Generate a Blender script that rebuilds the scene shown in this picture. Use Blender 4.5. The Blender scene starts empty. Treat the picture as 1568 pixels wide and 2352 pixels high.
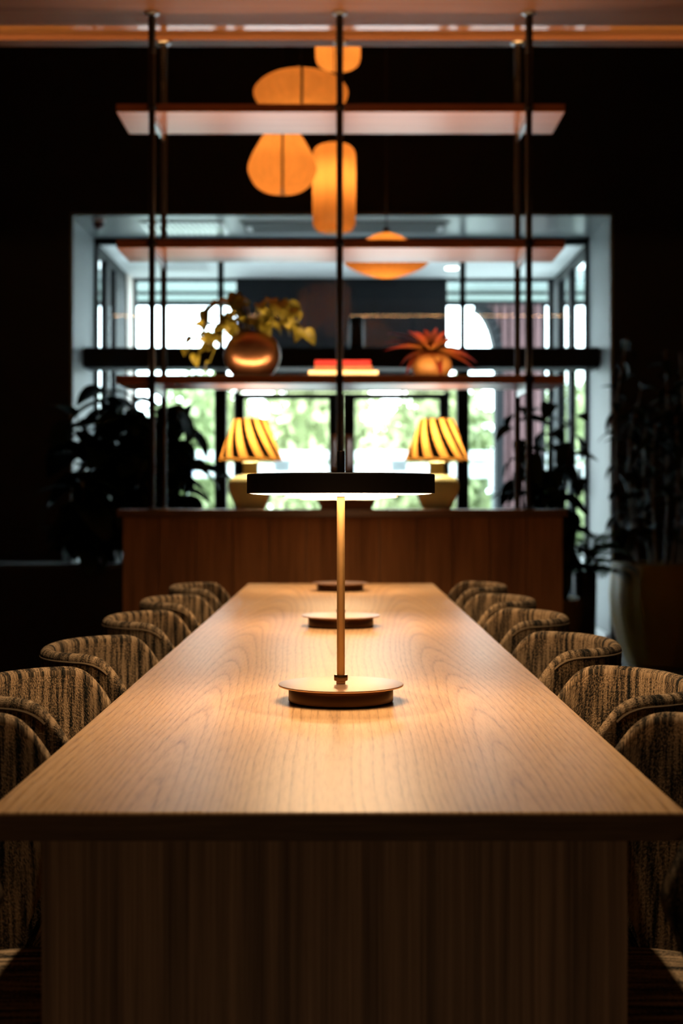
import bpy, bmesh, math, random
from mathutils import Vector, Matrix, Euler
C = bpy.context.scene.collection
PI = math.pi

# ------------------------------------------------------------------ camera, world, exposure
H = 1.08                                   # eye height; x right, y depth, z up
cd = bpy.data.cameras.new('camera'); cam = bpy.data.objects.new('camera', cd); C.objects.link(cam)
cam.location = (0, 0, H); cam.rotation_euler = (PI/2, 0, 0)
cd.sensor_fit = 'VERTICAL'; cd.sensor_height = 36; cd.sensor_width = 24; cd.lens = 50
cd.shift_x = -2/2352; cd.shift_y = -24/2352
cd.clip_start = 0.05; cd.clip_end = 300
cd.dof.use_dof = True; cd.dof.focus_distance = 2.30; cd.dof.aperture_fstop = 4.0; cd.dof.aperture_blades = 9
bpy.context.scene.camera = cam

w = bpy.data.worlds.new('overcast_sky'); bpy.context.scene.world = w
w.use_nodes = True
bg = w.node_tree.nodes['Background']
bg.inputs[0].default_value = (0.86, 0.94, 1.0, 1); bg.inputs[1].default_value = 13.5

vs = bpy.context.scene.view_settings
vs.view_transform = 'Standard'; vs.look = 'None'; vs.gamma = 1; vs.exposure = 0.0
vs.use_curve_mapping = False
bpy.context.scene.cycles.max_bounces = 8
bpy.context.scene.cycles.transparent_max_bounces = 24
bpy.context.scene.cycles.sample_clamp_indirect = 4
bpy.context.scene.cycles.caustics_reflective = False
bpy.context.scene.cycles.caustics_refractive = False

WARM = (1.0, 0.66, 0.36)
LAMP_L = 17.0          # radiance of the reading lamps' diffusers
DOWNLIGHT_W = 150      # each recessed ceiling spot
LED_W = 12            # cove strip
PENDANT_W = 2.3
SHELF_W = 9           # each strip let into a shelf top
FLOOR_FILL_W = 1000  # added fill spot aimed at the floor before the table
SHADE_W = 10

# ------------------------------------------------------------------ materials
def mat(name):
    m = bpy.data.materials.new(name); m.use_nodes = True
    nt = m.node_tree
    return m, nt, nt.nodes['Principled BSDF']
def N(nt, t, **kw):
    n = nt.nodes.new(t)
    for k, v in kw.items():
        if k.startswith('i_'):
            key = k[2:]
            n.inputs[int(key) if key.isdigit() else key].default_value = v
        else: setattr(n, k, v)
    return n
def math_n(nt, op, a, b=None):
    n = nt.nodes.new('ShaderNodeMath'); n.operation = op
    for i, v in enumerate((a, b)):
        if v is None: continue
        if isinstance(v, (int, float)): n.inputs[i].default_value = v
        else: nt.links.new(v, n.inputs[i])
    return n.outputs[0]
def ramp(nt, fac, stops):
    r = nt.nodes.new('ShaderNodeValToRGB'); e = r.color_ramp.elements
    while len(e) < len(stops): e.new(0.5)
    for el, (p, c) in zip(e, stops):
        el.position = p; el.color = (*c, 1)
    nt.links.new(fac, r.inputs[0]); return r.outputs[0]
def noise(nt, vec, scale, detail=3, rough=.5):
    n = N(nt, 'ShaderNodeTexNoise'); n.inputs['Scale'].default_value = scale
    n.inputs['Detail'].default_value = detail; n.inputs['Roughness'].default_value = rough
    if vec is not None: nt.links.new(vec, n.inputs['Vector'])
    return n.outputs[0]
def mapped(nt, kind, scale=(1,1,1), loc=(0,0,0)):
    tc = N(nt, 'ShaderNodeTexCoord'); mp = N(nt, 'ShaderNodeMapping')
    mp.inputs['Scale'].default_value = scale; mp.inputs['Location'].default_value = loc
    nt.links.new(tc.outputs[kind], mp.inputs[0]); return mp.outputs[0]
def bump(nt, b, h, strength=.3, dist=.002):
    n = N(nt, 'ShaderNodeBump'); n.inputs['Strength'].default_value = strength; n.inputs['Distance'].default_value = dist
    nt.links.new(h, n.inputs['Height']); nt.links.new(n.outputs[0], b.inputs['Normal'])

def plain(name, col, rough=.5, metal=0, var=.12, scale=8, spec=.5, bmp=0):
    """plain coloured surface with a little procedural mottling"""
    m, nt, b = mat(name)
    n = noise(nt, mapped(nt, 'Object'), scale, 4)
    c0 = tuple(max(0, x*(1-var)) for x in col); c1 = tuple(min(1, x*(1+var)) for x in col)
    nt.links.new(ramp(nt, n, [(.3, c0), (.7, c1)]), b.inputs['Base Color'])
    b.inputs['Roughness'].default_value = rough; b.inputs['Metallic'].default_value = metal
    b.inputs['Specular IOR Level'].default_value = spec
    if bmp: bump(nt, b, n, bmp)
    return m
def wood(name, dark, light, sc, rough=.45, spec=.5, loc=(0,0,0), fine=.35, bmp=.15):
    """straight grained veneer; sc stretches the grain (small number = along the grain)"""
    m, nt, b = mat(name)
    v = mapped(nt, 'Object', sc, loc)
    a = noise(nt, v, 1.0, 5, .62)
    f = noise(nt, mapped(nt, 'Object', tuple(s*5 for s in sc), loc), 1.0, 2, .5)
    s = math_n(nt, 'ADD', math_n(nt, 'MULTIPLY', a, 1-fine), math_n(nt, 'MULTIPLY', f, fine))
    nt.links.new(ramp(nt, s, [(.36, dark), (.62, light)]), b.inputs['Base Color'])
    b.inputs['Roughness'].default_value = rough; b.inputs['Specular IOR Level'].default_value = spec
    if bmp: bump(nt, b, s, bmp, .001)
    return m
def emit(name, col, strength):
    m, nt, b = mat(name); b.inputs['Base Color'].default_value = (.8, .8, .8, 1)
    b.inputs['Emission Color'].default_value = (*col, 1); b.inputs['Emission Strength'].default_value = strength
    return m

def tabletop_mat():
    m, nt, b = mat('flat_sawn_oak')
    tc = N(nt, 'ShaderNodeTexCoord'); sp = N(nt, 'ShaderNodeSeparateXYZ'); nt.links.new(tc.outputs['Object'], sp.inputs[0])
    wob = noise(nt, mapped(nt, 'Object', (2.2, .9, 1), (.3, 1.7, 0)), 1.0, 1.5, .4)
    wob2 = noise(nt, mapped(nt, 'Object', (10, 1.6, 1), (0, .4, 0)), 1.0, 2, .5)
    x = math_n(nt, 'ADD', sp.outputs[0], math_n(nt, 'MULTIPLY', math_n(nt, 'SUBTRACT', wob, .5), .07))
    x = math_n(nt, 'ADD', x, math_n(nt, 'MULTIPLY', math_n(nt, 'SUBTRACT', wob2, .5), .014))
    ax = math_n(nt, 'SQRT', math_n(nt, 'ADD', math_n(nt, 'MULTIPLY', x, x), .0012))
    dx = math_n(nt, 'SUBTRACT', ax, .215)
    dy = math_n(nt, 'MULTIPLY', math_n(nt, 'ADD', sp.outputs[1], 2.36), .034)
    R = math_n(nt, 'SQRT', math_n(nt, 'ADD', math_n(nt, 'MULTIPLY', dx, dx), math_n(nt, 'MULTIPLY', dy, dy)))
    cmb = N(nt, 'ShaderNodeCombineXYZ'); nt.links.new(R, cmb.inputs[0])
    rv = noise(nt, cmb.outputs[0], 14, 2)
    R2 = math_n(nt, 'ADD', R, math_n(nt, 'MULTIPLY', rv, .05))
    fr = math_n(nt, 'FRACT', math_n(nt, 'MULTIPLY', R2, 108))
    line = ramp(nt, fr, [(0, (.30,)*3), (.12, (.68,)*3), (.5, (1,)*3), (.86, (.92,)*3), (1, (.30,)*3)])
    pore = noise(nt, mapped(nt, 'Object', (260, 16, 260)), 1.0, 3, .6)
    pr = ramp(nt, pore, [(.36, (.25,)*3), (.55, (1,)*3)])
    mx = N(nt, 'ShaderNodeMix', data_type='FLOAT')
    mx.inputs[0].default_value = .38
    l1 = N(nt, 'ShaderNodeRGBToBW'); nt.links.new(line, l1.inputs[0])
    l2 = N(nt, 'ShaderNodeRGBToBW'); nt.links.new(pr, l2.inputs[0])
    nt.links.new(l1.outputs[0], mx.inputs[2]); nt.links.new(l2.outputs[0], mx.inputs[3])
    big = noise(nt, mapped(nt, 'Object', (9, .7, 1)), 1.0, 3)
    s = math_n(nt, 'ADD', math_n(nt, 'MULTIPLY', mx.outputs[0], .8), math_n(nt, 'MULTIPLY', big, .25))
    col = ramp(nt, s, [(.28, (.21, .105, .042)), (.62, (.47, .275, .125)), (.92, (.60, .375, .185))])
    nt.links.new(col, b.inputs['Base Color'])
    b.inputs['Roughness'].default_value = .36; b.inputs['Specular IOR Level'].default_value = .5
    bump(nt, b, s, .12, .0008)
    return m

def boucle_mat():
    """tan and black slubby upholstery, streaks along V, UVs in metres"""
    m, nt, b = mat('boucle_fabric')
    v = mapped(nt, 'UV', (26, 2.6, 1)); a = noise(nt, v, 1.0, 4, .6)
    v2 = mapped(nt, 'UV', (105, 9, 1)); a2 = noise(nt, v2, 1.0, 3, .6)
    wv = mapped(nt, 'UV', (380, 260, 1)); a3 = noise(nt, wv, 1.0, 2, .7)
    s = math_n(nt, 'ADD', math_n(nt, 'MULTIPLY', a, .31), math_n(nt, 'ADD', math_n(nt, 'MULTIPLY', a2, .44), math_n(nt, 'MULTIPLY', a3, .32)))
    col = ramp(nt, s, [(.46, (.010, .012, .010)), (.515, (.12, .085, .05)), (.57, (.42, .28, .15)), (.70, (.66, .46, .27))])
    nt.links.new(col, b.inputs['Base Color'])
    b.inputs['Roughness'].default_value = .95; b.inputs['Specular IOR Level'].default_value = .15
    bump(nt, b, math_n(nt, 'ADD', a3, a2), .9, .004)
    return m

def glass_mat(name='window_glass', tint=(.93, .97, .97)):
    m, nt, b = mat(name)
    nt.nodes.remove(b)
    out = nt.nodes['Material Output']
    t = N(nt, 'ShaderNodeBsdfTransparent'); t.inputs[0].default_value = (*tint, 1)
    g = N(nt, 'ShaderNodeBsdfGlossy'); g.inputs['Roughness'].default_value = .01
    f = N(nt, 'ShaderNodeFresnel'); f.inputs[0].default_value = 1.5
    mx = N(nt, 'ShaderNodeMixShader')
    ge = N(nt, 'ShaderNodeNewGeometry')
    fac = math_n(nt, 'MULTIPLY', f.outputs[0], math_n(nt, 'SUBTRACT', 1, ge.outputs['Backfacing']))   # reflect at the entry face only
    nt.links.new(fac, mx.inputs[0]); nt.links.new(t.outputs[0], mx.inputs[1]); nt.links.new(g.outputs[0], mx.inputs[2])
    nt.links.new(mx.outputs[0], out.inputs[0]); return m

def paper_mat(name, col, trans=.75, stripes=None):
    """thin lampshade: part diffuse, part translucent, lit by the bulb inside it"""
    m, nt, b = mat(name); nt.nodes.remove(b); out = nt.nodes['Material Output']
    d = N(nt, 'ShaderNodeBsdfDiffuse'); t = N(nt, 'ShaderNodeBsdfTranslucent'); mx = N(nt, 'ShaderNodeMixShader'); mx.inputs[0].default_value = trans
    if stripes:
        uv = mapped(nt, 'UV'); sp = N(nt, 'ShaderNodeSeparateXYZ'); nt.links.new(uv, sp.inputs[0])
        k = math_n(nt, 'ADD', math_n(nt, 'MULTIPLY', sp.outputs[0], stripes[0]), math_n(nt, 'MULTIPLY', sp.outputs[1], stripes[1]))
        fr = math_n(nt, 'FRACT', k)
        c = ramp(nt, fr, [(0, (.003, .002, .001)), (.42, (.003, .002, .001)), (.47, col), (.95, col), (1, (.003, .002, .001))])
    else:
        n = noise(nt, mapped(nt, 'Object', (30, 30, 3)), 1.0, 3)
        c = ramp(nt, n, [(.3, tuple(x*.85 for x in col)), (.7, col)])
    nt.links.new(c, d.inputs[0]); nt.links.new(c, t.inputs[0])
    nt.links.new(d.outputs[0], mx.inputs[1]); nt.links.new(t.outputs[0], mx.inputs[2]); nt.links.new(mx.outputs[0], out.inputs[0])
    return m

M = dict(
    oak=tabletop_mat(),
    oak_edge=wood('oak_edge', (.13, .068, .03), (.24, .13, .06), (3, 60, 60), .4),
    oak_panel=wood('oak_panel', (.20, .11, .058), (.66, .41, .24), (88, 88, .9), .5, fine=.25),
    console_wood=wood('reeded_oak', (.28, .10, .026), (.55, .22, .065), (18, 18, 1.0), .45),
    console_top=wood('console_top_oak', (.16, .075, .03), (.28, .135, .06), (1.2, 40, 40), .35),
    shelf_wood=wood('shelf_walnut', (.34, .125, .05), (.50, .20, .085), (1.0, 34, 34), .28, .32, bmp=0),
    ceil_wood=wood('ceiling_veneer', (.20, .090, .048), (.28, .135, .075), (.6, 22, 22), .5, .12, bmp=0),
    slat_wood=wood('glossy_slat_wood', (.42, .20, .08), (.60, .31, .13), (.7, 60, 60), .07, .6, bmp=0),
    fabric=boucle_mat(),
    leg_black=plain('black_stained_wood', (.012, .011, .010), .4),
    dark_metal=plain('dark_bronze_metal', (.016, .011, .009), .45, .3, spec=.3),
    steel=plain('brushed_steel', (.55, .55, .56), .3, 1),
    shade_black=plain('matt_black_paint', (.006, .006, .006), .55),
    brass=plain('satin_brass', (.66, .38, .17), .22, 1, .03),
    rose_brass=plain('rose_brass', (.66, .44, .29), .32, 1, .03), stem_brass=plain('brushed_brass_stem', (.78, .46, .18), .42, 1, .03),
    base_bronze=plain('dark_bronze_base', (.11, .058, .027), .35, 1, .05),
    brass_dark=plain('bronze_finial', (.20, .12, .07), .3, 1, .05),
    black_wall=plain('black_plaster', (.006, .006, .0058), .8, 0, .1, 3),
    floor=plain('dark_floor', (.08, .072, .064), .45, 0, .2, 2),
    reveal=plain('pale_grey_lining', (.21, .24, .25), .55, 0, .05, 2),
    soffit=plain('satin_grey_soffit', (.17, .20, .21), .30, 0, .05, 2),
    frame=plain('black_window_frame', (.008, .010, .012), .6, spec=.12),
    glass=glass_mat(),
    white=plain('white_paint', (.82, .84, .85), .6, 0, .03),
    beige=plain('beige_column_paint', (.8, .69, .62), .6, 0, .05),
    dark_panel=plain('charcoal_panel', (.011, .012, .014), .6, spec=.15),
    planter=plain('black_planter', (.008, .008, .008), .5),
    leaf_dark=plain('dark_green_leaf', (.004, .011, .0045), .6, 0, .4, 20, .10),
    leaf_fern=plain('fern_leaf', (.012, .04, .012), .6, 0, .4, 20, .06),
    leaf_vine=plain('yellow_green_leaf', (.30, .27, .035), .45, 0, .45, 30),
    stem=plain('brown_stem', (.10, .065, .03), .7),
    soil=plain('potting_soil', (.02, .014, .01), .95, 0, .4, 60, .1, .5),
    bronze=plain('bronze_glaze', (.30, .14, .07), .34, .95, .1, 6),
    terracotta=plain('terracotta_glaze', (.55, .27, .075), .5, 0, .1, 12),
    ochre=plain('ochre_glaze', (.20, .125, .02), .45, 0, .1, 4, .2),
    green_glaze=plain('olive_glaze', (.86, .92, .52), .35, 0, .1, 5),
    book_red=plain('red_cloth', (.30, .008, .012), .7),
    book_brown=plain('brown_cloth', (.20, .085, .045), .7),
    book_cream=plain('cream_cloth', (.72, .56, .35), .7),
    book_tan=plain('tan_cloth', (.30, .15, .075), .7),
    pages=plain('page_edges', (.70, .58, .42), .8, 0, .15, 80),
    paper=paper_mat('paper_lantern', (.92, .46, .14), .8),
    stripe=paper_mat('striped_shade', (.55, .27, .065), .7, (12, 3.0)),
    diffuser=emit('lamp_diffuser', WARM, LAMP_L),
    bulb=emit('glowing_bulb', (1.0, .6, .28), 12),
    can=emit('downlight_lens', (1.0, .78, .55), 6),
    led=emit('led_lens', (1.0, .55, .2), .6),
    ground=plain('pale_paving', (.55, .56, .56), .9, 0, .1, 2),
    grass=plain('grass_verge', (.06, .12, .035), .9, 0, .4, 6),
    rail=plain('white_rail', (.6, .62, .63), .5, 0, .03),
    canopy=plain('canopy_grey_green', (.22, .27, .265), .6, 0, .05),
    brick_red=plain('red_brown_cladding', (.10, .045, .048), .7),
    sign_white=plain('sign_white', (.9, .9, .92), .5, 0, .02), sign_blue=plain('sign_blue', (.03, .05, .32), .5),
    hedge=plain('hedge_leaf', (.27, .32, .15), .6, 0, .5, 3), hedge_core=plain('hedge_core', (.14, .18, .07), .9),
    sticker=paper_mat('frosted_sticker', (.85, .9, .92), .8),
    polished=plain('polished_fin', (.85, .9, .92), .12, 1, .02),
    copper=plain('copper_handle', (.45, .29, .25), .35, .7),
)
def bromeliad_mat():
    m, nt, b = mat('bromeliad_leaf')
    v = mapped(nt, 'UV'); sp = N(nt, 'ShaderNodeSeparateXYZ'); nt.links.new(v, sp.inputs[0])
    n = noise(nt, mapped(nt, 'UV', (3, 2, 1)), 2, 3)
    k = math_n(nt, 'ADD', sp.outputs[1], math_n(nt, 'MULTIPLY', math_n(nt, 'SUBTRACT', n, .5), .5))
    nt.links.new(ramp(nt, k, [(.1, (.26, .12, .02)), (.5, (.30, .065, .018)), (.95, (.20, .008, .014))]), b.inputs['Base Color'])
    b.inputs['Roughness'].default_value = .45; return m
M['brom'] = bromeliad_mat()

# ------------------------------------------------------------------ mesh helpers
class MB:
    def __init__(s): s.v = []; s.f = []; s.uv = {}
    def add(s, vs, fs, uvs=None):
        o = len(s.v); s.v += [tuple(v) for v in vs]
        for i, f in enumerate(fs):
            if uvs: s.uv[len(s.f)] = uvs[i]
            s.f.append(tuple(o+k for k in f))
        return s
    def box(s, x0, x1, y0, y1, z0, z1):
        v = [(x0,y0,z0),(x1,y0,z0),(x1,y1,z0),(x0,y1,z0),(x0,y0,z1),(x1,y0,z1),(x1,y1,z1),(x0,y1,z1)]
        return s.add(v, [(0,3,2,1),(4,5,6,7),(0,1,5,4),(1,2,6,5),(2,3,7,6),(3,0,4,7)])
    def lathe(s, prof, seg=32, c=(0,0,0), lobes=0, depth=0, closed=True, uv=False):
        """prof: (r, z) from bottom to top"""
        vs = []; fs = []; uvs = []
        for r, z in prof:
            for k in range(seg):
                a = 2*PI*k/seg
                rr = r*(1 + depth*(abs(math.cos(lobes*a/2))-.6)) if lobes else r
                vs.append((c[0]+rr*math.cos(a), c[1]+rr*math.sin(a), c[2]+z))
        for i in range(len(prof)-1):
            for k in range(seg):
                k2 = (k+1) % seg
                fs.append((i*seg+k, i*seg+k2, (i+1)*seg+k2, (i+1)*seg+k))
                u0, u1 = k/seg, (k+1)/seg; t0, t1 = i/(len(prof)-1), (i+1)/(len(prof)-1)
                uvs.append([(u0,t0),(u1,t0),(u1,t1),(u0,t1)])
        if closed:
            fs.append(tuple(reversed(range(seg)))); uvs.append([(0,0)]*seg)
            n = (len(prof)-1)*seg; fs.append(tuple(n+k for k in range(seg))); uvs.append([(0,0)]*seg)
        return s.add(vs, fs, uvs if uv else None)
    def tube(s, pts, rad, seg=8):
        pts = [Vector(p) for p in pts]; n = len(pts)
        rads = rad if isinstance(rad, (list, tuple)) else [rad]*n
        vs = []; fs = []
        prev = None
        for i, p in enumerate(pts):
            d = (pts[min(i+1, n-1)] - pts[max(i-1, 0)]).normalized()
            u = d.orthogonal().normalized() if prev is None else (prev - d*prev.dot(d)).normalized()
            prev = u; w_ = d.cross(u)
            for k in range(seg):
                a = 2*PI*k/seg; vs.append(p + (u*math.cos(a) + w_*math.sin(a))*rads[i])
        for i in range(n-1):
            for k in range(seg):
                k2 = (k+1) % seg
                fs.append((i*seg+k, i*seg+k2, (i+1)*seg+k2, (i+1)*seg+k))
        fs.append(tuple(reversed(range(seg)))); fs.append(tuple((n-1)*seg+k for k in range(seg)))
        return s.add(vs, fs)
    def mesh(s, name, m, smooth=35):
        me = bpy.data.meshes.new(name); me.from_pydata(s.v, [], s.f)
        if s.uv:
            l = me.uv_layers.new(name='UVMap')
            for p in me.polygons:
                u = s.uv.get(p.index)
                if u:
                    for li, c in zip(p.loop_indices, u): l.data[li].uv = c
        me.materials.append(m); me.validate(); me.update()
        if smooth:
            me.polygons.foreach_set('use_smooth', [True]*len(me.polygons))
            me.set_sharp_from_angle(angle=math.radians(smooth))
        return me
    def build(s, name, m, parent=None, bevel=0, smooth=35, loc=None):
        return link(name, s.mesh(name, m, smooth), parent, bevel, loc)
def link(name, me, parent=None, bevel=0, loc=None):
    o = bpy.data.objects.new(name, me); C.objects.link(o)
    if parent: o.parent = parent
    if loc: o.location = loc
    if bevel:
        b = o.modifiers.new('bevel', 'BEVEL'); b.width = bevel; b.segments = 2; b.limit_method = 'ANGLE'
    return o
def tag(o, label=None, cat=None, group=None, kind=None):
    if label: o['label'] = label
    if cat: o['category'] = cat
    if group: o['group'] = group
    if kind: o['kind'] = kind
    return o
def thing(name, loc, label, cat, rz=0, group=None):
    o = bpy.data.objects.new(name, None); C.objects.link(o); o.empty_display_size = .1
    o.location = loc; o.rotation_euler = (0, 0, rz)
    return tag(o, label, cat, group)
def bx(*a): return MB().box(*a)
def struct(name, mb, m, parent=None, bevel=0):
    o = mb.build(name, m, parent, bevel)
    if not parent: tag(o, kind='structure')
    return o
def copy_tree(root, loc, rz, label=None, group=None):
    r = root.copy(); C.objects.link(r); r.location = loc; r.rotation_euler = (0, 0, rz)
    if label: r['label'] = label
    if group: r['group'] = group
    for ch in list(root.children):
        c = ch.copy(); C.objects.link(c); c.parent = r
        for g in list(ch.children):
            d = g.copy(); C.objects.link(d); d.parent = c
    return r
def light(name, kind, loc, power, col, rot=(0,0,0), parent=None, **kw):
    l = bpy.data.lights.new(name, kind); l.energy = power; l.color = col
    for k, v in kw.items(): setattr(l, k, v)
    o = bpy.data.objects.new(name, l); C.objects.link(o); o.location = loc; o.rotation_euler = rot
    if parent: o.parent = parent
    return o

# ------------------------------------------------------------------ room shell
YW0, YW1 = 10.6, 11.57          # inner face of the window wall / plane of the glazing
XL, XR, ZT = -2.006, 1.994, 3.21
struct('floor', bx(-4.6, 4.6, -2.2, YW1+.1, -.1, 0), M['floor'])
struct('wall_back', bx(-4.6, 4.6, -2.4, -2.2, 0, 5.0), M['black_wall'])
struct('wall_left', bx(-4.8, -4.6, -2.4, YW1, 0, 5.0), M['black_wall'])
struct('wall_right', bx(4.6, 4.8, -2.4, YW1, 0, 5.0), M['black_wall'])
wf = MB(); wf.box(-4.6, XL-.02, YW0, YW1+.05, 0, 5.0); wf.box(XR+.02, 4.6, YW0, YW1+.05, 0, 5.0); wf.box(XL-.02, XR+.02, YW0, YW1+.05, ZT+.02, 5.0)
struct('wall_front', wf, M['black_wall'])
# lowered veneer ceiling with a slot of glossy slats, then the black upper ceiling
ZC = 3.24
ce = struct('ceiling', bx(-4.6, 4.6, -2.2, 6.456, ZC, ZC+.16), M['ceil_wood'])
bx(-4.6, 4.6, 6.657, 6.753, ZC, ZC+.16).build('ceiling_edge_board', M['ceil_wood'], ce)
bx(-4.6, 4.6, 6.456, 6.657, ZC+.10, ZC+.16).build('slot_backing', M['black_wall'], ce)
for k in range(4):
    y = 6.462 + k*.049
    bx(-4.6, 4.6, y, y+.044, ZC+.024, ZC+.064).build('slat', M['slat_wood'], ce, .004)
struct('ceiling', bx(-4.6, 4.6, 6.753, YW0, 4.95, 5.05), M['black_wall'])
struct('ceiling', bx(-4.6, 4.6, 6.74, 6.753, ZC+.16, 4.95), M['black_wall'])
led = tag(bx(-4.5, 4.5, 6.4565, 6.4595, ZC+.005, ZC+.013).build('led_strip', M['led']), 'warm light strip tucked in the slot of the timber ceiling', 'light')
light('led_glow', 'AREA', (0, 6.461, ZC+.010), LED_W, (1.0, .50, .17), (math.radians(105), 0, 0), shape='RECTANGLE', size=9.0, size_y=.008)

# pale lining of the deep opening
rv = struct('trim_1', bx(XL-.02, XL, YW0, YW1, 0, ZT+.02), M['reveal'])
bx(XR, XR+.02, YW0, YW1, 0, ZT+.02).build('reveal_panel', M['reveal'], rv)
bx(XL, XR, YW0, YW1, ZT, ZT+.02).build('soffit_panel', M['soffit'], rv)
bx(XR-.025, XR, YW0+.05, YW1-.06, 0, .09).build('skirting', M['white'], rv, .003)
bx(XL, XL+.025, YW0+.05, YW1-.06, 0, .09).build('skirting', M['white'], rv, .003)
# long linear grille in that soffit
gr = thing('ceiling_grille', (.02, 11.02, ZT), 'long grey slatted air grille in the soffit over the glazed doors', 'grille')
g = MB(); g.box(-.80, .80, -.21, -.19, -.012, 0); g.box(-.80, .80, .19, .21, -.012, 0); g.box(-.80, -.78, -.19, .19, -.012, 0); g.box(.78, .80, -.19, .19, -.012, 0)
g.build('grille_frame', M['soffit'], gr, .002)
for k in range(6):
    y = -.165 + k*.06
    bx(-.78, .78, y, y+.022, -.011, 0).build('slat', M['soffit'], gr)
for sx in (-1, 1):
    bx(sx*.74-.02, sx*.74+.02, -.06, .12, -.016, -.011).build('end_clip', M['white'], gr)
cs = thing('ceiling_cassette', (-1.22, 11.05, ZT), 'square air conditioning cassette with bright wavy slats in the soffit', 'vent')
MB().box(-.32, .32, -.24, .24, -.012, 0).build('cassette_frame', M['steel'], cs, .003)
for k in range(14):
    x = -.29 + k*.043
    MB().tube([(x, -.21, -.013), (x+.012, 0, -.018), (x, .21, -.013)], .008, 6).build('fin', M['polished'], cs)
dc = thing('dome_camera', (-1.84, 10.75, ZT), 'small dark dome camera under the upper left corner of the opening', 'camera')
MB().lathe([(.045, -.02), (.05, -.012), (.05, 0)], 20).build('mount', M['white'], dc)
MB().lathe([(.004, -.075), (.022, -.07), (.036, -.055), (.042, -.035), (.042, -.02)], 20).build('dome', M['brick_red'], dc)

# dark header across the opening
hd = struct('trim_2', bx(XL, XR, 11.0, 11.30, 2.115, 2.275), M['frame'], None, .012)
sp_ = thing('cylinder_speaker', (.11, 11.18, 2.275), 'black cylindrical speaker standing on the dark header above the doors', 'speaker')
MB().lathe([(.05, 0), (.058, .008), (.06, .02), (.06, .24), (.055, .255), (.03, .262)], 24).build('body', M['frame'], sp_)
MB().lathe([(.0605, .03), (.0612, .032), (.0612, .2), (.0605, .202)], 24, closed=False).build('speaker_cloth', M['shade_black'], sp_)

def pane(x0, x1, z0, z1, y, parent, t=.008):
    return bx(x0, x1, y-t/2, y+t/2, z0, z1).build('pane', M['glass'], parent)
# glazed front: frame, posts, panes and the double door
YG = 11.54
f = MB(); f.box(XL, XL+.03, YG-.04, YG+.03, 0, ZT); f.box(XR-.03, XR, YG-.04, YG+.03, 0, ZT); f.box(XL+.03, XR-.03, YG-.04, YG+.03, ZT-.05, ZT)
w1 = tag(f.build('window_1', M['frame'], None, .004), kind='structure')
PX = (-.985, .975)
for x, s in ((PX[0], -1), (PX[1], 1)):
    bx(x-.022, x+.022, YG-.035, YG+.035, 2.28, ZT-.05).build('mullion', M['frame'], w1, .003)
    bx(x-.05, x+.05, YG-.05, YG+.05, 0, 2.20).build('door_post', M['frame'], w1, .003)
bx(XL+.03, XR-.03, YG-.04, YG+.04, 2.20, 2.28).build('transom', M['frame'], w1, .003)
bx(XL+.03, PX[0]-.05, YG-.04, YG+.04, 0, .08).build('sill_rail', M['frame'], w1)
bx(PX[1]+.05, XR-.03, YG-.04, YG+.04, 0, .08).build('sill_rail', M['frame'], w1)
pane(XL+.03, PX[0]-.022, 2.28, ZT-.05, YG, w1); pane(PX[0]+.022, PX[1]-.022, 2.28, ZT-.05, YG, w1); pane(PX[1]+.022, XR-.03, 2.28, ZT-.05, YG, w1)
pane(XL+.03, PX[0]-.05, .08, 2.20, YG, w1); pane(PX[1]+.05, XR-.03, .08, 2.20, YG, w1)
bx(1.90, 1.934, YG-.06, YG-.04, 1.12, 1.36).build('window_latch', M['brick_red'], w1, .008)
for s, nm in ((-1, 'door_1'), (1, 'door_2')):
    cx = -.005
    a, b_ = (cx - .855, cx - .01) if s < 0 else (cx + .01, cx + .855)
    st_in, st_out = .095, .065          # the meeting stiles are wide
    x0, x1 = (a+st_out, b_-st_in) if s < 0 else (a+st_in, b_-st_out)
    d = MB(); d.box(a, x0, YG-.03, YG+.03, .01, 1.955); d.box(x1, b_, YG-.03, YG+.03, .01, 1.955)
    d.box(x0, x1, YG-.03, YG+.03, 1.91, 1.955); d.box(x0, x1, YG-.03, YG+.03, .01, .14)
    dr = tag(d.build(nm, M['frame'], None, .003), kind='structure')
    pane(x0, x1, .14, 1.91, YG, dr)
    hx = b_-.045 if s < 0 else a+.045
    h = MB(); h.box(hx-.028, hx+.028, YG-.040, YG-.03, 1.33, 1.62); h.tube([(hx, YG-.04, 1.36), (hx, YG-.085, 1.38), (hx, YG-.085, 1.57), (hx, YG-.04, 1.59)], .013)
    h.build('door_handle', M['copper'], dr)
    sx = -.49 if s < 0 else .46
    bx(sx-.065, sx+.065, YG-.007, YG-.005, 1.325, 1.415).build('door_notice', M['sticker'], dr)

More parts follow.
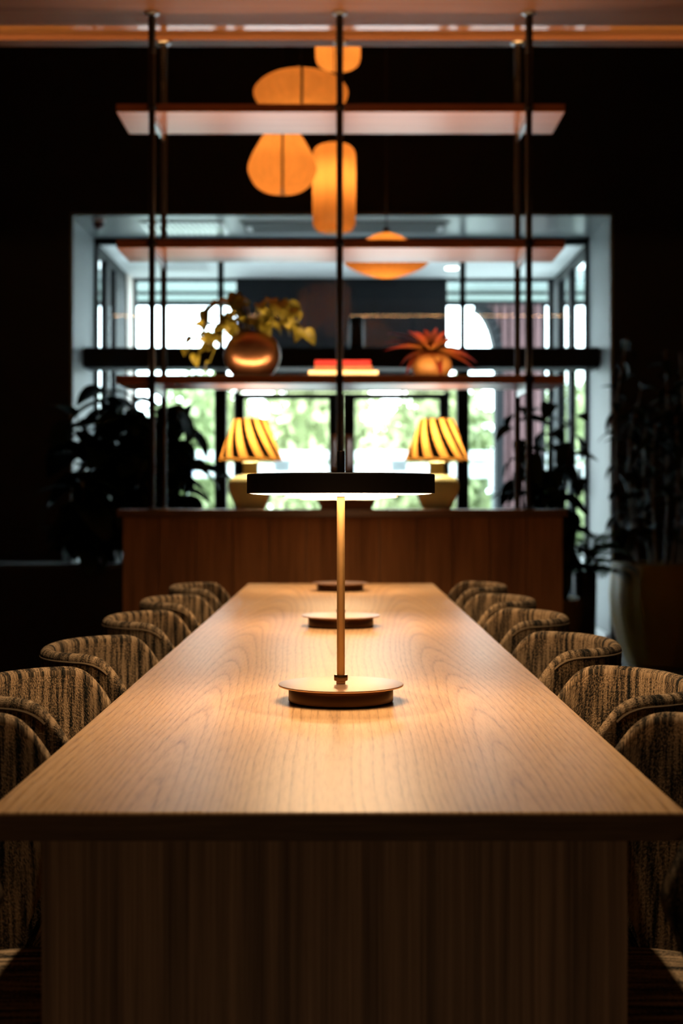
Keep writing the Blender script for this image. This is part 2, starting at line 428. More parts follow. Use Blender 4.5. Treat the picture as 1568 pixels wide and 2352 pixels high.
# vestibule beyond the glazing
YB = 13.7
vc = struct('ceiling', bx(-2.15, 2.15, YW1+.05, YB+.15, 3.225, 3.36), M['white'])
cv = thing('ceiling_vent', (-1.42, 12.9, 3.225), 'white square louvred vent in the ceiling beyond the glass', 'vent')
bx(-.25, .25, -.25, .25, -.012, 0).build('vent_frame', M['white'], cv, .002)
for k in range(9):
    bx(-.21, .21, -.2+k*.048, -.18+k*.048, -.02, -.012).build('louver', M['white'], cv)
for x, lab in ((1.0, 'round bright downlight in the ceiling beyond the glass'),):
    dl = thing('recessed_downlight', (x, 13.0, 3.225), lab, 'light')
    MB().lathe([(.075, -.012), (.08, -.008), (.08, 0)], 24).build('trim_ring', M['white'], dl)
    MB().lathe([(.06, -.016), (.06, -.012)], 24).build('lens', emit('vestibule_lens', (1, .97, .93), 9), dl)
for sgn, nm in ((-1, 'window_2'), (1, 'window_3')):
    xs = sgn*2.06
    f = MB(); f.box(xs-.03, xs+.03, YW1+.05, YB, 0, .1); f.box(xs-.03, xs+.03, YW1+.05, YB, 3.15, 3.225)
    fr = tag(f.build(nm, M['frame']), kind='structure')
    spans = ((11.62, 11.80), (12.27, 12.44)) if sgn < 0 else ((11.62, 11.95), (12.70, 12.86))
    for y0, y1 in spans:
        bx(xs-.03, xs+.03, y0, y1, .1, 3.15).build('mullion', M['frame'], fr, .004)
    if sgn < 0:
        bx(xs-.03, xs+.03, 12.76, 13.35, .1, 3.15).build('solid_panel', M['dark_panel'], fr, .004)
        bx(xs-.04, xs+.05, 13.35, 13.66, 0, 3.225).build('column', M['beige'], fr, .01)
    else:
        bx(xs-.04, xs+.04, 13.35, 13.68, 0, 3.225).build('column', M['dark_panel'], fr, .01)
    for y0, y1 in (((11.80, 12.27), (12.44, 12.76)) if sgn < 0 else ((11.95, 12.70), (12.86, 13.35))):
        bx(xs-.004, xs+.004, y0, y1, .1, 3.15).build('pane', M['glass'], fr)
f = MB(); f.box(-2.03, -1.98, YB-.04, YB+.04, 0, 3.225); f.box(1.98, 2.03, YB-.04, YB+.04, 0, 3.225)
f.box(-1.98, 1.98, YB-.04, YB+.04, 3.195, 3.225)
w4 = tag(f.build('window_4', M['frame'], None, .003), kind='structure')
bx(-1.02, 1.005, YB-.05, YB+.05, 2.14, 3.195).build('header_panel', M['dark_panel'], w4, .004)
for x in (-1.02, 1.005):
    bx(x-.025, x+.025, YB-.045, YB+.045, 0, 2.14).build('mullion', M['frame'], w4, .003)
for x0, x1 in ((-1.98, -1.045), (1.03, 1.98)):
    pane(x0, x1, .08, 3.195, YB, w4); bx(x0, x1, YB-.03, YB+.03, 0, .08).build('sill_rail', M['frame'], w4)

# ------------------------------------------------------------------ outside
struct('ground', bx(-30, 30, YW1+.1, 60, -.2, 0), M['ground'])
random.seed(11)
def leaf_cloud(n, rx, ry, rz, size, cz):
    mb = MB()
    for _ in range(n):
        th = random.uniform(0, 2*PI); ph = math.acos(random.uniform(-.5, 1)); r = random.uniform(.72, 1.05)
        p = Vector((rx*r*math.sin(ph)*math.cos(th), ry*r*math.sin(ph)*math.sin(th), cz + rz*r*math.cos(ph)))
        e = Euler((random.uniform(0, 6), random.uniform(0, 6), random.uniform(0, 6))).to_matrix(); s = size*random.uniform(.6, 1.3)
        mb.add([p+e@Vector(q)*s for q in ((-1, 0, 0), (0, -.55, .1), (1, 0, 0), (0, .55, .1))], [(0, 1, 2, 3)])
    return mb
hs = [(-6.4, 31, 2.3, 1.8, 2.9), (-3.2, 33.4, 1.55, 1.6, 3.9), (-.4, 29.8, 1.4, 1.4, 3.8), (2.3, 33.4, 1.5, 1.6, 3.9), (4.9, 31, 1.5, 1.7, 3.5), (8.3, 33, 2.2, 1.9, 3.8)]
labs = ['broad pale green bush outside, furthest left beyond the white rail', 'tall pale bush outside, seen through the left door beside its outer edge', 'tallest pale bush outside, seen behind the meeting stiles of the doors',
        'tall pale bush outside, seen through the right-hand door', 'low green bush outside, right of the striped lamp by the plant', 'broad green bush outside, furthest right beyond the window frame']
for (x, y, rx, ry, hz), lab in zip(hs, labs):
    t = thing('garden_bush', (x, y, 0), lab, 'bush', 0, 'bushes beyond the road')
    tag(leaf_cloud(1500, rx, ry, hz*.62, .17, hz*.42).build('foliage', M['hedge'], t), kind='stuff')
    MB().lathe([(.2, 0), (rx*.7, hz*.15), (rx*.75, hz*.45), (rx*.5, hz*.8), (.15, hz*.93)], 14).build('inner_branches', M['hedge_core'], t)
tag(bx(-14, 14, 18.3, 21.6, 0, .03).build('grass_verge', M['grass']), 'strip of green lawn outside beyond the entrance', 'lawn', kind='stuff')
# guard rail
rl = thing('guard_rail', (0, 22, 0), 'white two-rail barrier running along the road outside', 'barrier')
for z0, z1 in ((1.45, 1.66), (1.72, 1.86)):
    bx(-12, 12, -.04, .04, z0, z1).build('rail', M['rail'], rl, .01)
for k in range(9):
    bx(-12+k*3-.06 + (.0 if k else .06), -12+k*3+.06, .04, .14, 0, 1.84).build('post', M['rail'], rl, .01)
# canopy outside
cn = thing('entrance_canopy', (0, 17.2, 0), 'grey flat canopy outside above the side windows', 'canopy')
bx(-8, 8, -.6, .8, 3.62, 3.80).build('roof_slab', M['canopy'], cn, .01); bx(-8, 8, .8, .9, 3.56, 3.86).build('fascia', M['frame'], cn, .01)
bx(-8, 8, .0, .08, 3.59, 3.62).build('gutter_line', M['frame'], cn)
for x in (-7.6, 7.6): bx(x-.1, x+.1, -.1, .1, 0, 3.62).build('post', M['frame'], cn, .01)
# arch cladding outside, right
ar = thing('brick_red_arch', (1.5, 17.05, 0), 'red-brown clad arch outside, right of the tall window post', 'arch')
a_pts = [(.05 + .27*math.sin(t*PI/2/10), 2.6 + .76*math.cos(t*PI/2/10)) for t in range(11)]
mb = MB()
for q in range(10):
    (x0, z0), (x1, z1) = a_pts[q], a_pts[q+1]
    mb.add([(x0, -.15, z0), (x1, -.15, z1), (x1+.1, -.15, z1+.06), (x0+.1, -.15, z0+.10), (x0, .15, z0), (x1, .15, z1), (x1+.1, .15, z1+.06), (x0+.1, .15, z0+.10)],
           [(0,1,2,3), (7,6,5,4), (0,4,5,1), (3,2,6,7), (0,3,7,4), (1,5,6,2)])
mb.box(.32, .42, -.15, .15, 0, 2.66)
mb.build('arch_rim', M['dark_panel'], ar)
for k in range(7):
    x = .20+k*.1
    zt = 3.44
    zb = 0 if x > .35 else 2.68 + .76*math.sqrt(max(0, 1-((x-.05)/.32)**2))
    bx(x, x+.075, -.06, .06, zb, zt).build('slat', M['brick_red'], ar, .01)
mb = MB(); mb.box(.42, .95, .07, .12, 0, 3.44)
for q in range(10):
    (x0, z0), (x1, z1) = a_pts[q], a_pts[q+1]
    mb.box(x0+.03, x1+.035, .07, .12, z0+.02, 3.44)
mb.box(.34, .42, .07, .12, 2.55, 3.44)
mb.build('backing', M['dark_panel'], ar)
rs = thing('round_road_sign', (-2.19, 20, 0), 'small round road sign with a blue ring outside, left window', 'sign')
MB().tube([(0, 0, 0), (0, 0, 1.55)], .025).build('post', M['canopy'], rs)
m_ = MB().lathe([(.001, 0), (.10, 0), (.10, .02), (.001, .02)], 24); d1 = m_.build('disc', M['sign_blue'], rs, 0, 35, (0, -.03, 1.48)); d1.rotation_euler = (PI/2, 0, 0)
m_ = MB().lathe([(.001, 0), (.065, 0), (.065, .006), (.001, .006)], 24); d2 = m_.build('disc_face', M['sign_white'], rs, 0, 35, (0, -.051, 1.48)); d2.rotation_euler = (PI/2, 0, 0)
bd = thing('sign_board', (2.18, 18.2, 0), 'white and blue board on posts outside, between right lamp and plant', 'sign')
for x in (-.25, .25): bx(x-.02, x+.02, -.02, .02, 0, 1.6).build('post', M['canopy'], bd)
bx(-.3, .3, -.05, -.021, 1.2, 1.62).build('board', M['sign_white'], bd, .006)
MB().add([(-.28, -.053, 1.24), (.05, -.053, 1.24), (.28, -.053, 1.56), (-.02, -.053, 1.56), (-.28, -.0505, 1.24), (.05, -.0505, 1.24), (.28, -.0505, 1.56), (-.02, -.0505, 1.56)],
         [(0,1,2,3), (7,6,5,4), (0,4,5,1), (1,5,6,2), (2,6,7,3), (3,7,4,0)]).build('blue_band', M['sign_blue'], bd)

# ------------------------------------------------------------------ recessed spots over the table, plus added fill spots
for y, lab in ((1.45, 'dim added fill spot in the ceiling over the near table edge'), (2.45, 'recessed ceiling spot over the nearest reading lamp'), (3.8, 'recessed ceiling spot over the middle of the table'), (5.2, 'recessed ceiling spot over the far end of the table')):  # the nearest, dim one is added to brighten the first chairs
    t = thing('ceiling_spot', (0, y, ZC), lab, 'light', 0, 'ceiling spots over the table')
    MB().lathe([(.05, -.006), (.055, -.003), (.055, 0)], 20).build('trim_ring', M['shade_black'], t)
    MB().lathe([(.036, -.0075), (.036, -.006)], 20).build('lens', M['can'], t)
    light('spot_light', 'SPOT', (0, 0, -.03), DOWNLIGHT_W*(.22 if y < 2 else 1), (1.0, .74, .48), (0, 0, 0), t, spot_size=math.radians(58), spot_blend=.8, shadow_soft_size=.05)

t = thing('ceiling_spot', (0, .3, ZC), 'added fill spot in the ceiling, lighting the floor before the table', 'light')  # added out of view; its floor bounce brightens the front leg panel
MB().lathe([(.05, -.006), (.055, -.003), (.055, 0)], 20).build('trim_ring', M['shade_black'], t)
MB().lathe([(.036, -.0075), (.036, -.006)], 20).build('lens', M['can'], t)
light('spot_light', 'SPOT', (0, 0, -.03), FLOOR_FILL_W, (1.0, .70, .42), (0, 0, 0), t, spot_size=math.radians(27), spot_blend=.3, shadow_soft_size=.03)

# ------------------------------------------------------------------ long table
TX0, TX1, TY0, TYS, TY1, TZ0, TZ = -.379, .3655, 1.51, 4.30, 5.73, .72, .75
tcx, tcy = (TX0+TX1)/2, 3.62
tb = thing('long_table', (tcx, tcy, 0), 'long oak communal table with pale grain running away from view', 'table')
hw = (TX1-TX0)/2
for y0, y1 in ((TY0, TYS), (TYS+.002, TY1)):
    bx(-hw, hw, y0-tcy, y1-tcy, TZ0, TZ).build('tabletop', M['oak'], tb, .0025)
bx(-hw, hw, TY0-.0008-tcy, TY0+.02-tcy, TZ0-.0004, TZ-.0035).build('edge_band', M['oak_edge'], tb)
bx(-.312-tcx-.01, .305-tcx, 1.52-tcy, 1.545-tcy, 0, TZ0).build('leg_panel', M['oak_panel'], tb, .002)
bx(-.06, .06, 3.32-tcy, 3.38-tcy, 0, TZ0).build('leg_panel', M['oak_panel'], tb, .002)
bx(-.30, .30, 5.42-tcy, 5.48-tcy, 0, TZ0).build('leg_panel', M['oak_panel'], tb, .002)

# ------------------------------------------------------------------ reading lamps
def reading_lamp(loc, label):
    t = thing('table_lamp', loc, label, 'lamp', 0, 'black disc lamps on the table')
    MB().lathe([(.084, 0), (.0865, .002), (.0865, .0245), (.0855, .026)], 64).build('base', M['base_bronze'], t)
    MB().lathe([(.09, .0255), (.103, .0263), (.1034, .0275), (.103, .029), (.1, .0293)], 72).build('base_plate', M['rose_brass'], t)
    MB().lathe([(.0075, .0293), (.0075, .033), (.0112, .0345), (.0114, .036), (.0114, .0425), (.0108, .044), (.0066, .0445)], 28).build('collar', M['brass'], t)
    MB().tube([(0, 0, .044), (0, 0, .345)], .0066, 24).build('stem', M['stem_brass'], t)
    MB().tube([(0, 0, .372), (0, 0, .4125), (0, 0, .4135)], [.0063, .0063, .0057], 20).build('finial_rod', M['brass_dark'], t)
    # drum shade: outer wall, flat top, inner wall down to the diffuser
    MB().lathe([(.1512, .3445), (.1525, .3432), (.1548, .3432), (.155, .3445), (.155, .3735), (.1538, .375), (.02, .3755), (.0066, .3755), (.0066, .3720), (.1512, .371), (.1512, .3445)], 96, closed=False).build('shade', M['shade_black'], t)
    MB().lathe([(.0066, .3403), (.11, .3405), (.13, .3410), (.144, .3420), (.1505, .3434), (.1505, .350), (.0066, .350)], 72, closed=False).build('diffuser', M['diffuser'], t)
    MB().lathe([(.0066, .3375), (.017, .338), (.018, .3400), (.0066, .3403)], 28, closed=False).build('diffuser_hub', M['white'], t)
    return t
L1 = reading_lamp((-.0025, 2.352, TZ), 'black disc reading lamp on brass stem, nearest and in sharp focus')
copy_tree(L1, (-.0040, 3.77, TZ), .4, 'black disc reading lamp second along the table, its head hidden behind the first')
copy_tree(L1, (-.0080, 5.28, TZ), .9, 'black disc reading lamp at the far end of the table, by the reeded cabinet')

# ------------------------------------------------------------------ chairs
A_END = math.acos(((.03-.02)/.235)**1.25)
def chair_plan(s):
    """half plan of the curved back, s 0..1 from back centre to arm nose (faces -x)"""
    a = s*A_END; n = 2.5
    return .02+.235*abs(math.cos(a))**(2/n), .222*abs(math.sin(a))**(2/n)
def rim_h(x):
    u = min(1, max(0, (x-.03)/.085)); h = .80 - 5.9*max(0, .145-x)**2
    return .665 + (h-.665)*math.sqrt(max(0.004, 1-(1-u)**2))
def hem_h(x):
    u = min(1, max(0, (x-.03)/.085)); b = .405 + .215*(max(0, .16-x)/.13)**.95
    return .665 - (.665-b)*math.sqrt(max(0.004, 1-(1-u)**2))
def chair_shell():
    mb = MB(); TH = .024; ZB = .405
    ss = [math.sin(PI/2*(1-2*i/84)) for i in range(85)]; prof_n = 10
    P = []
    for s in ss:
        x, y = chair_plan(abs(s)); P.append(Vector((x, y if s > 0 else -y)))
    # arc length for UVs
    arc = [0]
    for i in range(1, len(P)): arc.append(arc[-1]+(P[i]-P[i-1]).length)
    rings = []; uvr = []
    for i, p in enumerate(P):
        d = (P[min(i+1, len(P)-1)]-P[max(i-1, 0)]).normalized(); nrm = Vector((-d.y, d.x))
        if nrm.dot(p-Vector((-.02, 0))) < 0: nrm = -nrm
        h = rim_h(p.x); ZL = hem_h(p.x); ring = []; uv = []; rr = min(TH/2, (h-ZL)*.45)
        def put(off, z, vlen):
            k = .90 + .10*min(1, max(0, (z-ZB)/.36))
            q = Vector((-.0+p.x*k, p.y*k)) + nrm*off
            ring.append((q.x, q.y, z)); uv.append((arc[i], vlen))
        zt = h - rr
        for j in range(prof_n): z = ZL + (zt-ZL)*j/(prof_n-1); put(0, z, z)
        for j in range(1, 6):
            a = PI*j/6; put(-TH/2+TH/2*math.cos(a), zt+rr*math.sin(a), zt+.012*j)
        for j in range(prof_n): z = zt - (zt-ZL)*j/(prof_n-1); put(-TH, z, zt+.06+(zt-z))
        rings.append(ring); uvr.append(uv)
    n = len(rings[0]); vs = [v for r in rings for v in r]; fs = []; uvs = []
    for i in range(len(rings)-1):
        for j in range(n):
            j2 = (j+1) % n
            fs.append((i*n+j, (i+1)*n+j, (i+1)*n+j2, i*n+j2))
            u2 = uvr[i][j2] if j2 else (uvr[i][0][0], 1.0)
            u3 = uvr[i+1][j2] if j2 else (uvr[i+1][0][0], 1.0)
            uvs.append([uvr[i][j], uvr[i+1][j], u3, u2])
    fs.append(tuple(range(n))); uvs.append(uvr[0]); e = (len(rings)-1)*n
    fs.append(tuple(e+j for j in reversed(range(n)))); uvs.append(list(reversed(uvr[-1])))
    return mb.add(vs, fs, uvs)
def chair_seat():
    mb = MB(); seg = 48; rings = []
    lv = [(.90, .40), (.97, .405), (1, .42), (1, .47), (.985, .488), (.94, .499), (.80, .505), (.5, .508), (.05, .509)]
    for k, z in lv:
        ring = []
        for i in range(seg):
            a = 2*PI*i/seg; c, s = math.cos(a), math.sin(a); n = 3.2
            x = abs(c)**(2/n)*math.copysign(1, c); y = abs(s)**(2/n)*math.copysign(1, s)
            wy = .168 if x > -.2 else .168 - .018*(-x-.2)
            ring.append((-.0025+x*.19*k, y*wy*k, z))
        rings.append(ring)
    vs = [v for r in rings for v in r]; fs = []
    for i in range(len(rings)-1):
        for j in range(seg): fs.append((i*seg+j, i*seg+(j+1) % seg, (i+1)*seg+(j+1) % seg, (i+1)*seg+j))
    fs.append(tuple(reversed(range(seg)))); fs.append(tuple((len(rings)-1)*seg+j for j in range(seg)))
    uvs = [[(vs[k][1], vs[k][0]+vs[k][2]*.8) for k in f] for f in fs]
    return mb.add(vs, fs, uvs)
def make_chair(loc, rz, label):
    t = thing('tub_chair', loc, label, 'chair', rz, 'patterned tub chairs along the table')
    sh = chair_shell().build('shell', M['fabric'], t, 0, 60)
    chair_seat().build('seat', M['fabric'], t, 0, 60)
    for sx in (-1, 1):
        for sy in (-1, 1):
            MB().tube([(sx*.155+.01, sy*.15, 0), (sx*.125+.01, sy*.115, .405)], [.010, .016], 12).build('leg', M['leg_black'], t)
    bx(-.14, .16, -.13, .13, .388, .4055).build('seat_frame', M['leg_black'], t, .004)
    # seam piping that follows the rim
    pts = []
    for i in range(37):
        s = .86*math.sin(PI/2*(1-2*i/36)); x, y = chair_plan(abs(s)); y = y if s > 0 else -y
        k = .995; pts.append((x*k, y*k, rim_h(x)-.016))
    MB().tube(pts, .0028, 6).build('piping', M['fabric'], t)
    return t
ordn = ['nearest, cut by frame', 'second from the near end', 'third from the near end', 'fourth from the near end', 'fifth from the near end', 'farthest, beside the reeded cabinet']
rowR = [(.303, 1.70, .02), (.303, 2.25, -.02), (.303, 2.885, .01), (.305, 3.55, 0), (.305, 4.15, .03), (.303, 4.83, -.02)]
rowL = [(-.330, 1.70, .0), (-.332, 2.23, .02), (-.330, 2.80, -.02), (-.328, 3.49, .02), (-.326, 4.11, -.01), (-.324, 4.77, .02)]
ch0 = None
for side, row, base in (('right', rowR, 0), ('left', rowL, PI)):
    for (x, y, a), o in zip(row, ordn):
        lab = 'tan and black boucle tub chair at the table\'s %s side, %s' % (side, o)
        if ch0 is None: ch0 = make_chair((x, y, 0), base+a, lab)
        else: copy_tree(ch0, (x, y, 0), base+a, lab)

# ------------------------------------------------------------------ reeded cabinet and shelving
KX0, KX1, KY0, KY1, KZ = -.999, .997, 6.3, 6.70, 1.045
kc = thing('reeded_cabinet', (0, 6.5, 0), 'long low oak cabinet with vertically reeded front behind the table', 'cabinet')
bx(KX0, KX1, KY0-6.5, KY1-6.5, KZ-.033, KZ).build('cabinet_top', M['console_top'], kc, .003)
bx(KX0+.022, KX1-.016, KY0+.03-6.5, KY1-.02-6.5, .06, KZ-.033).build('body', M['console_top'], kc)
bx(KX0+.06, KX1-.06, KY0+.06-6.5, KY1-.05-6.5, 0, .06).build('plinth', M['leg_black'], kc)
x = KX0+.022; npan = 12; pw = (KX1-.016-x)/npan
for k in range(npan):
    mb = MB(); nr = 17; rw = (pw-.004)/nr; xa = x+k*pw+.002
    mb.box(xa, xa+pw-.004, .018+KY0-6.5, .03+KY0-6.5, .065, KZ-.036)
    for j in range(nr):
        cx = xa+(j+.5)*rw; yb = .018+KY0-6.5
        pts = [(cx+rw*.48*math.cos(PI*i/5), yb-.006*math.sin(PI*i/5)) for i in range(6)]
        vs = [(px, py, z) for z in (.065, KZ-.036) for px, py in pts]
        mb.add(vs, [(i+1, i, 6+i, 7+i) for i in range(5)] + [tuple(range(6)), tuple(reversed(range(6, 12)))])
    o = mb.build('reeded_panel', M['console_wood'], kc, 0, 50); o['kind'] = 'stuff'

un = thing('hanging_shelf_unit', (0, 6.5, KZ), 'open shelving of walnut boards on dark rods above the cabinet', 'shelving')
ZS = [1.604, 2.204, 2.806]; ST = .036
for z in ZS:
    bx(-1.001, .985, 6.3-6.5, 6.68-6.5, z-KZ, z+ST-KZ).build('shelf', M['shelf_wood'], un, .002)
    bx(-.96, .945, 6.306-6.5, 6.314-6.5, z+ST-KZ-.003, z+ST-KZ+.0006).build('led_strip', M['led'], un)
    light('shelf_glow', 'AREA', (-.008, 6.310-6.5, z+ST-KZ+.002), SHELF_W*(.2 if z > 2.5 else 1), (1.0, .60, .28), (math.radians(180), 0, 0), un, shape='RECTANGLE', size=1.9, size_y=.010)
for x in (-.841, -.012, .824):
    for y, r in ((6.284, .0145), (6.70-.001, .0145)):
        yy = y-6.5
        p = MB().tube([(x, yy, 0), (x, yy, ZC-KZ)], r, 16).build('upright_rod', M['dark_metal'], un)
        MB().lathe([(.024, 0), (.026, .002), (.026, .006), (.0146, .010)], 20, (x, yy, 0)).build('foot_collar', M['dark_metal'], p)
        MB().lathe([(.0146, -.014), (.024, -.010), (.033, -.006), (.034, 0)], 20, (x, yy, ZC-KZ)).build('ceiling_flange', M['steel'], p)
        th = MB()
        for k in range(11): th.lathe([(.0146, -.006), (.0185, 0), (.0146, .006)], 14, (x, yy, ZC-KZ-.03-k*.0145), closed=False)
        th.build('thread', M['dark_metal'], p)
        for z in ZS:
            MB().lathe([(.0146, -.012), (.0205, -.010), (.0205, .010), (.0146, .012)], 16, (x, yy, z+ST/2-KZ), closed=False).build('clamp_collar', M['dark_metal'], p)
    for z in ZS:
        bx(x-.006, x+.006, 6.298-6.5, 6.686-6.5, z-.036-KZ, z-KZ).build('shelf_bearer', M['steel'], un, .001)

# books
def book(loc, w_, d_, t_, cov, label, group, rz=0):
    b = thing('book', loc, label, 'book', rz, group)
    c = MB(); c.box(-w_/2, w_/2, -d_/2, d_/2, 0, .003); c.box(-w_/2, w_/2, -d_/2, d_/2, t_-.003, t_); c.box(-w_/2, w_/2, -d_/2, -d_/2+.003, .003, t_-.003)
    c.build('cover', M[cov], b, .001)
    bx(-w_/2+.004, w_/2-.004, -d_/2+.003, d_/2-.005, .003, t_-.003).build('pages', M['pages'], b)
    return b
zs = ZS[0]+ST; G = 'stacked books on the lowest open shelf'
book((.004, 6.46, zs), .310, .225, .025, 'book_cream', 'large cream book at the bottom of the stack on the lowest shelf', G)
book((.004, 6.46, zs+.025), .262, .20, .022, 'book_brown', 'brown book in the middle of the stack on the lowest shelf', G, .01)
book((.002, 6.46, zs+.047), .250, .19, .027, 'book_red', 'red book on top of the stack on the lowest shelf', G, -.01)
G = 'tan books stacked on the cabinet'
book((.017, 6.46, KZ), .232, .19, .016, 'book_tan', 'tan book at the bottom of the stack on the cabinet', G)
book((.017, 6.46, KZ+.016), .250, .19, .015, 'book_tan', 'tan book in the middle of the stack on the cabinet', G, .02)
book((.017, 6.46, KZ+.031), .266, .20, .015, 'book_brown', 'brown book on top of the stack on the cabinet', G, -.01)

# ------------------------------------------------------------------ striped lamps
def striped_lamp(loc, label, rz):
    t = thing('striped_table_lamp', loc, label, 'lamp', rz, 'striped lamps on the cabinet')
    MB().lathe([(.060, 0), (.066, .003), (.070, .012), (.085, .045), (.098, .08), (.103, .105), (.100, .125), (.085, .143), (.060, .153), (.042, .158), (.035, .165), (.034, .20), (.038, .212), (.033, .216)], 48).build('ceramic_base', M['green_glaze'], t)
    MB().tube([(0, 0, .214), (0, 0, .30)], .008, 12).build('lamp_holder', M['brass'], t)
    MB().lathe([(.004, .297), (.014, .303), (.018, .316), (.014, .328), (.004, .334)], 20).build('bulb', M['bulb'], t)
    MB().lathe([(.146, .222), (.141, .233), (.078, .408), (.0775, .410)], 64, closed=False, uv=True).build('lamp_shade', M['stripe'], t)
    r = MB()
    for a in range(3):
        r.tube([(0, 0, .30), (.078*math.cos(a*2.09), .078*math.sin(a*2.09), .405)], .002, 6)
    r.build('shade_spider', M['brass'], t)
    light('bulb_light', 'POINT', (0, 0, .315), SHADE_W, (1.0, .70, .36), (0, 0, 0), t, shadow_soft_size=.035)
    return t
SL = striped_lamp((-.417, 6.47, KZ), 'table lamp with black and amber striped shade, left on the cabinet', 0)
SL2 = copy_tree(SL, (.429, 6.47, KZ), .35, 'table lamp with black and amber striped shade, right on the cabinet')

# ------------------------------------------------------------------ leaves
def leaf_mesh(name, m, L, W, curl=.25, fold=.15, n=7, tipx=1.0, both=True):
    vs = []; fs = []; uvs = []
    for i in range(n+1):
        t = i/n; wd = W*.5*(math.sin(PI*min(1, t**.75))**.8 if 0 < t < 1 else 0) + .0012
        y = L*math.sin(curl*t*1.6)/(curl*1.6) if curl else L*t
        z = -L*(1-math.cos(curl*t*1.6))/(curl*1.6) if curl else 0
        vs += [(-wd, y, z+wd*fold*2), (0, y, z), (wd, y, z+wd*fold*2)]
    for i in range(n):
        for k in (0, 1):
            fs.append((3*i+k, 3*i+k+1, 3*i+k+4, 3*i+k+3)); uvs.append([(k*.5, i/n), (k*.5+.5, i/n), (k*.5+.5, (i+1)/n), (k*.5, (i+1)/n)])
    mb = MB(); mb.add(vs, fs, uvs)
    me = mb.mesh(name, m, 80); return me
def put_leaf(me, parent, pos, az, pitch, roll=0, s=1.0, name='leaf'):
    o = bpy.data.objects.new(name, me); C.objects.link(o); o.parent = parent
    o.matrix_local = Matrix.Translation(pos) @ Matrix.Rotation(az-PI/2, 4, 'Z') @ Matrix.Rotation(pitch, 4, 'X') @ Matrix.Rotation(roll, 4, 'Y') @ Matrix.Scale(s, 4)
    return o
R = random.Random(5)
def bushy(root, stems, meshes, per, spread=1.0, smin=.7, smax=1.15, down=-.35, stem_m='stem', droop=0.0, cap=300):
    cnt = 0
    for pts in stems:
        MB().tube(pts, [.013*(1-.6*i/(len(pts)-1)) for i in range(len(pts))], 8).build('stem', M[stem_m], root)
        pv = [Vector(p) for p in pts]
        for k in range(per):
            if cnt >= cap: return
            t = .18 + .82*(k+.5)/per; f_ = t*(len(pv)-1); i = min(int(f_), len(pv)-2)
            p = pv[i].lerp(pv[i+1], f_-i)
            az = k*2.4 + R.uniform(-.5, .5)
            put_leaf(R.choice(meshes), root, p, az, R.uniform(down, .7)-droop*(1-t), R.uniform(-.4, .4), R.uniform(smin, smax)); cnt += 1

# left plant in the black planter
pl = thing('broadleaf_plant', (-1.33, 9.0, 0), 'tall dark broad-leaved plant in a black planter, left of the cabinet', 'plant')
p_ = MB(); p_.box(-1.15, .40, -.25, .25, 0, .68)
p_.build('planter_box', M['planter'], pl, .01)
bx(-1.12, .37, -.22, .22, .68, .69).build('soil', M['soil'], pl)
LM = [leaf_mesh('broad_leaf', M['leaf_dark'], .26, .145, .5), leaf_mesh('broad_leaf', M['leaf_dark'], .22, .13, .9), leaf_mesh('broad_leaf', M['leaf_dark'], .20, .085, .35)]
st = []
for bxx, tx, tz in ((-.22, -.36, 1.62), (-.08, -.16, 1.78), (.05, .12, 1.70), (.15, .28, 1.72), (.0, -.02, 1.5), (.22, .30, 1.35), (-.3, -.28, 1.2), (.1, .0, 1.75)):
    yy = R.uniform(-.12, .12)
    st.append([(bxx, yy, .68), (bxx+(tx-bxx)*.3, yy*1.1, .68+(tz-.68)*.35), (bxx+(tx-bxx)*.7, yy*1.3, .68+(tz-.68)*.7), (tx, yy*1.5, tz)])
bushy(pl, st, LM, 36, down=-.9, smin=.95, smax=1.5)

# right plant in the olive pot behind the cabinet
pr_ = thing('potted_broadleaf_plant', (1.20, 8.8, 0), 'drooping broad-leaved plant in an olive pot behind the cabinet, right', 'plant')
MB().lathe([(.16, 0), (.19, .01), (.24, .15), (.275, .33), (.285, .45), (.28, .485), (.26, .485), (.255, .44), (.02, .43)], 40).build('pot', M['ochre'], pr_)
MB().lathe([(.25, .43), (.25, .445), (.02, .455)], 24).build('soil', M['soil'], pr_)
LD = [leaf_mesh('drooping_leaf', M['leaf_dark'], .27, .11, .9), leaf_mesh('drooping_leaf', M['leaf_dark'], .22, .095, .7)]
st = []
for bxx, tx, tz in ((-.05, -.12, 1.70), (.05, .10, 1.72), (.10, .22, 1.62), (-.02, -.04, 1.4), (.06, .14, 1.3)):
    yy = R.uniform(-.06, .06); st.append([(bxx, yy, .44), (bxx+(tx-bxx)*.4, yy, .44+(tz-.44)*.4), (tx, yy*2, tz)])
bushy(pr_, st, LD, 24, down=-.8, smin=.85, smax=1.2)
def frond(L, n=16):
    mb = MB(); pts = []
    for i in range(n+1):
        t = i/n; pts.append(Vector((0, L*math.sin(t*1.3)/1.3, L*(.55*t-.62*t*t))))
    mb.tube(pts, .0025, 5)
    for i in range(2, n):
        p = pts[i]; ll = .085*math.sin(PI*i/n)**.6
        for sgn in (-1, 1):
            mb.add([p, p+Vector((sgn*ll*.5, ll*.35, .006)), p+Vector((sgn*ll, ll*.45, -.012)), p+Vector((sgn*ll*.45, ll*.12, 0))], [(0, 1, 2, 3)])
    return mb
fm = frond(.42).mesh('frond', M['leaf_fern'], 0)
fn = thing('potted_fern', (1.52, 8.92, 0), 'feathery green fern in a slim dark pot beside the cabinet', 'plant')
MB().lathe([(.055, 0), (.06, .01), (.07, .3), (.075, .62), (.07, .64), (.06, .62), (.01, .61)], 28).build('pot', M['planter'], fn)
MB().lathe([(.058, .61), (.058, .625), (.01, .63)], 20).build('soil', M['soil'], fn)
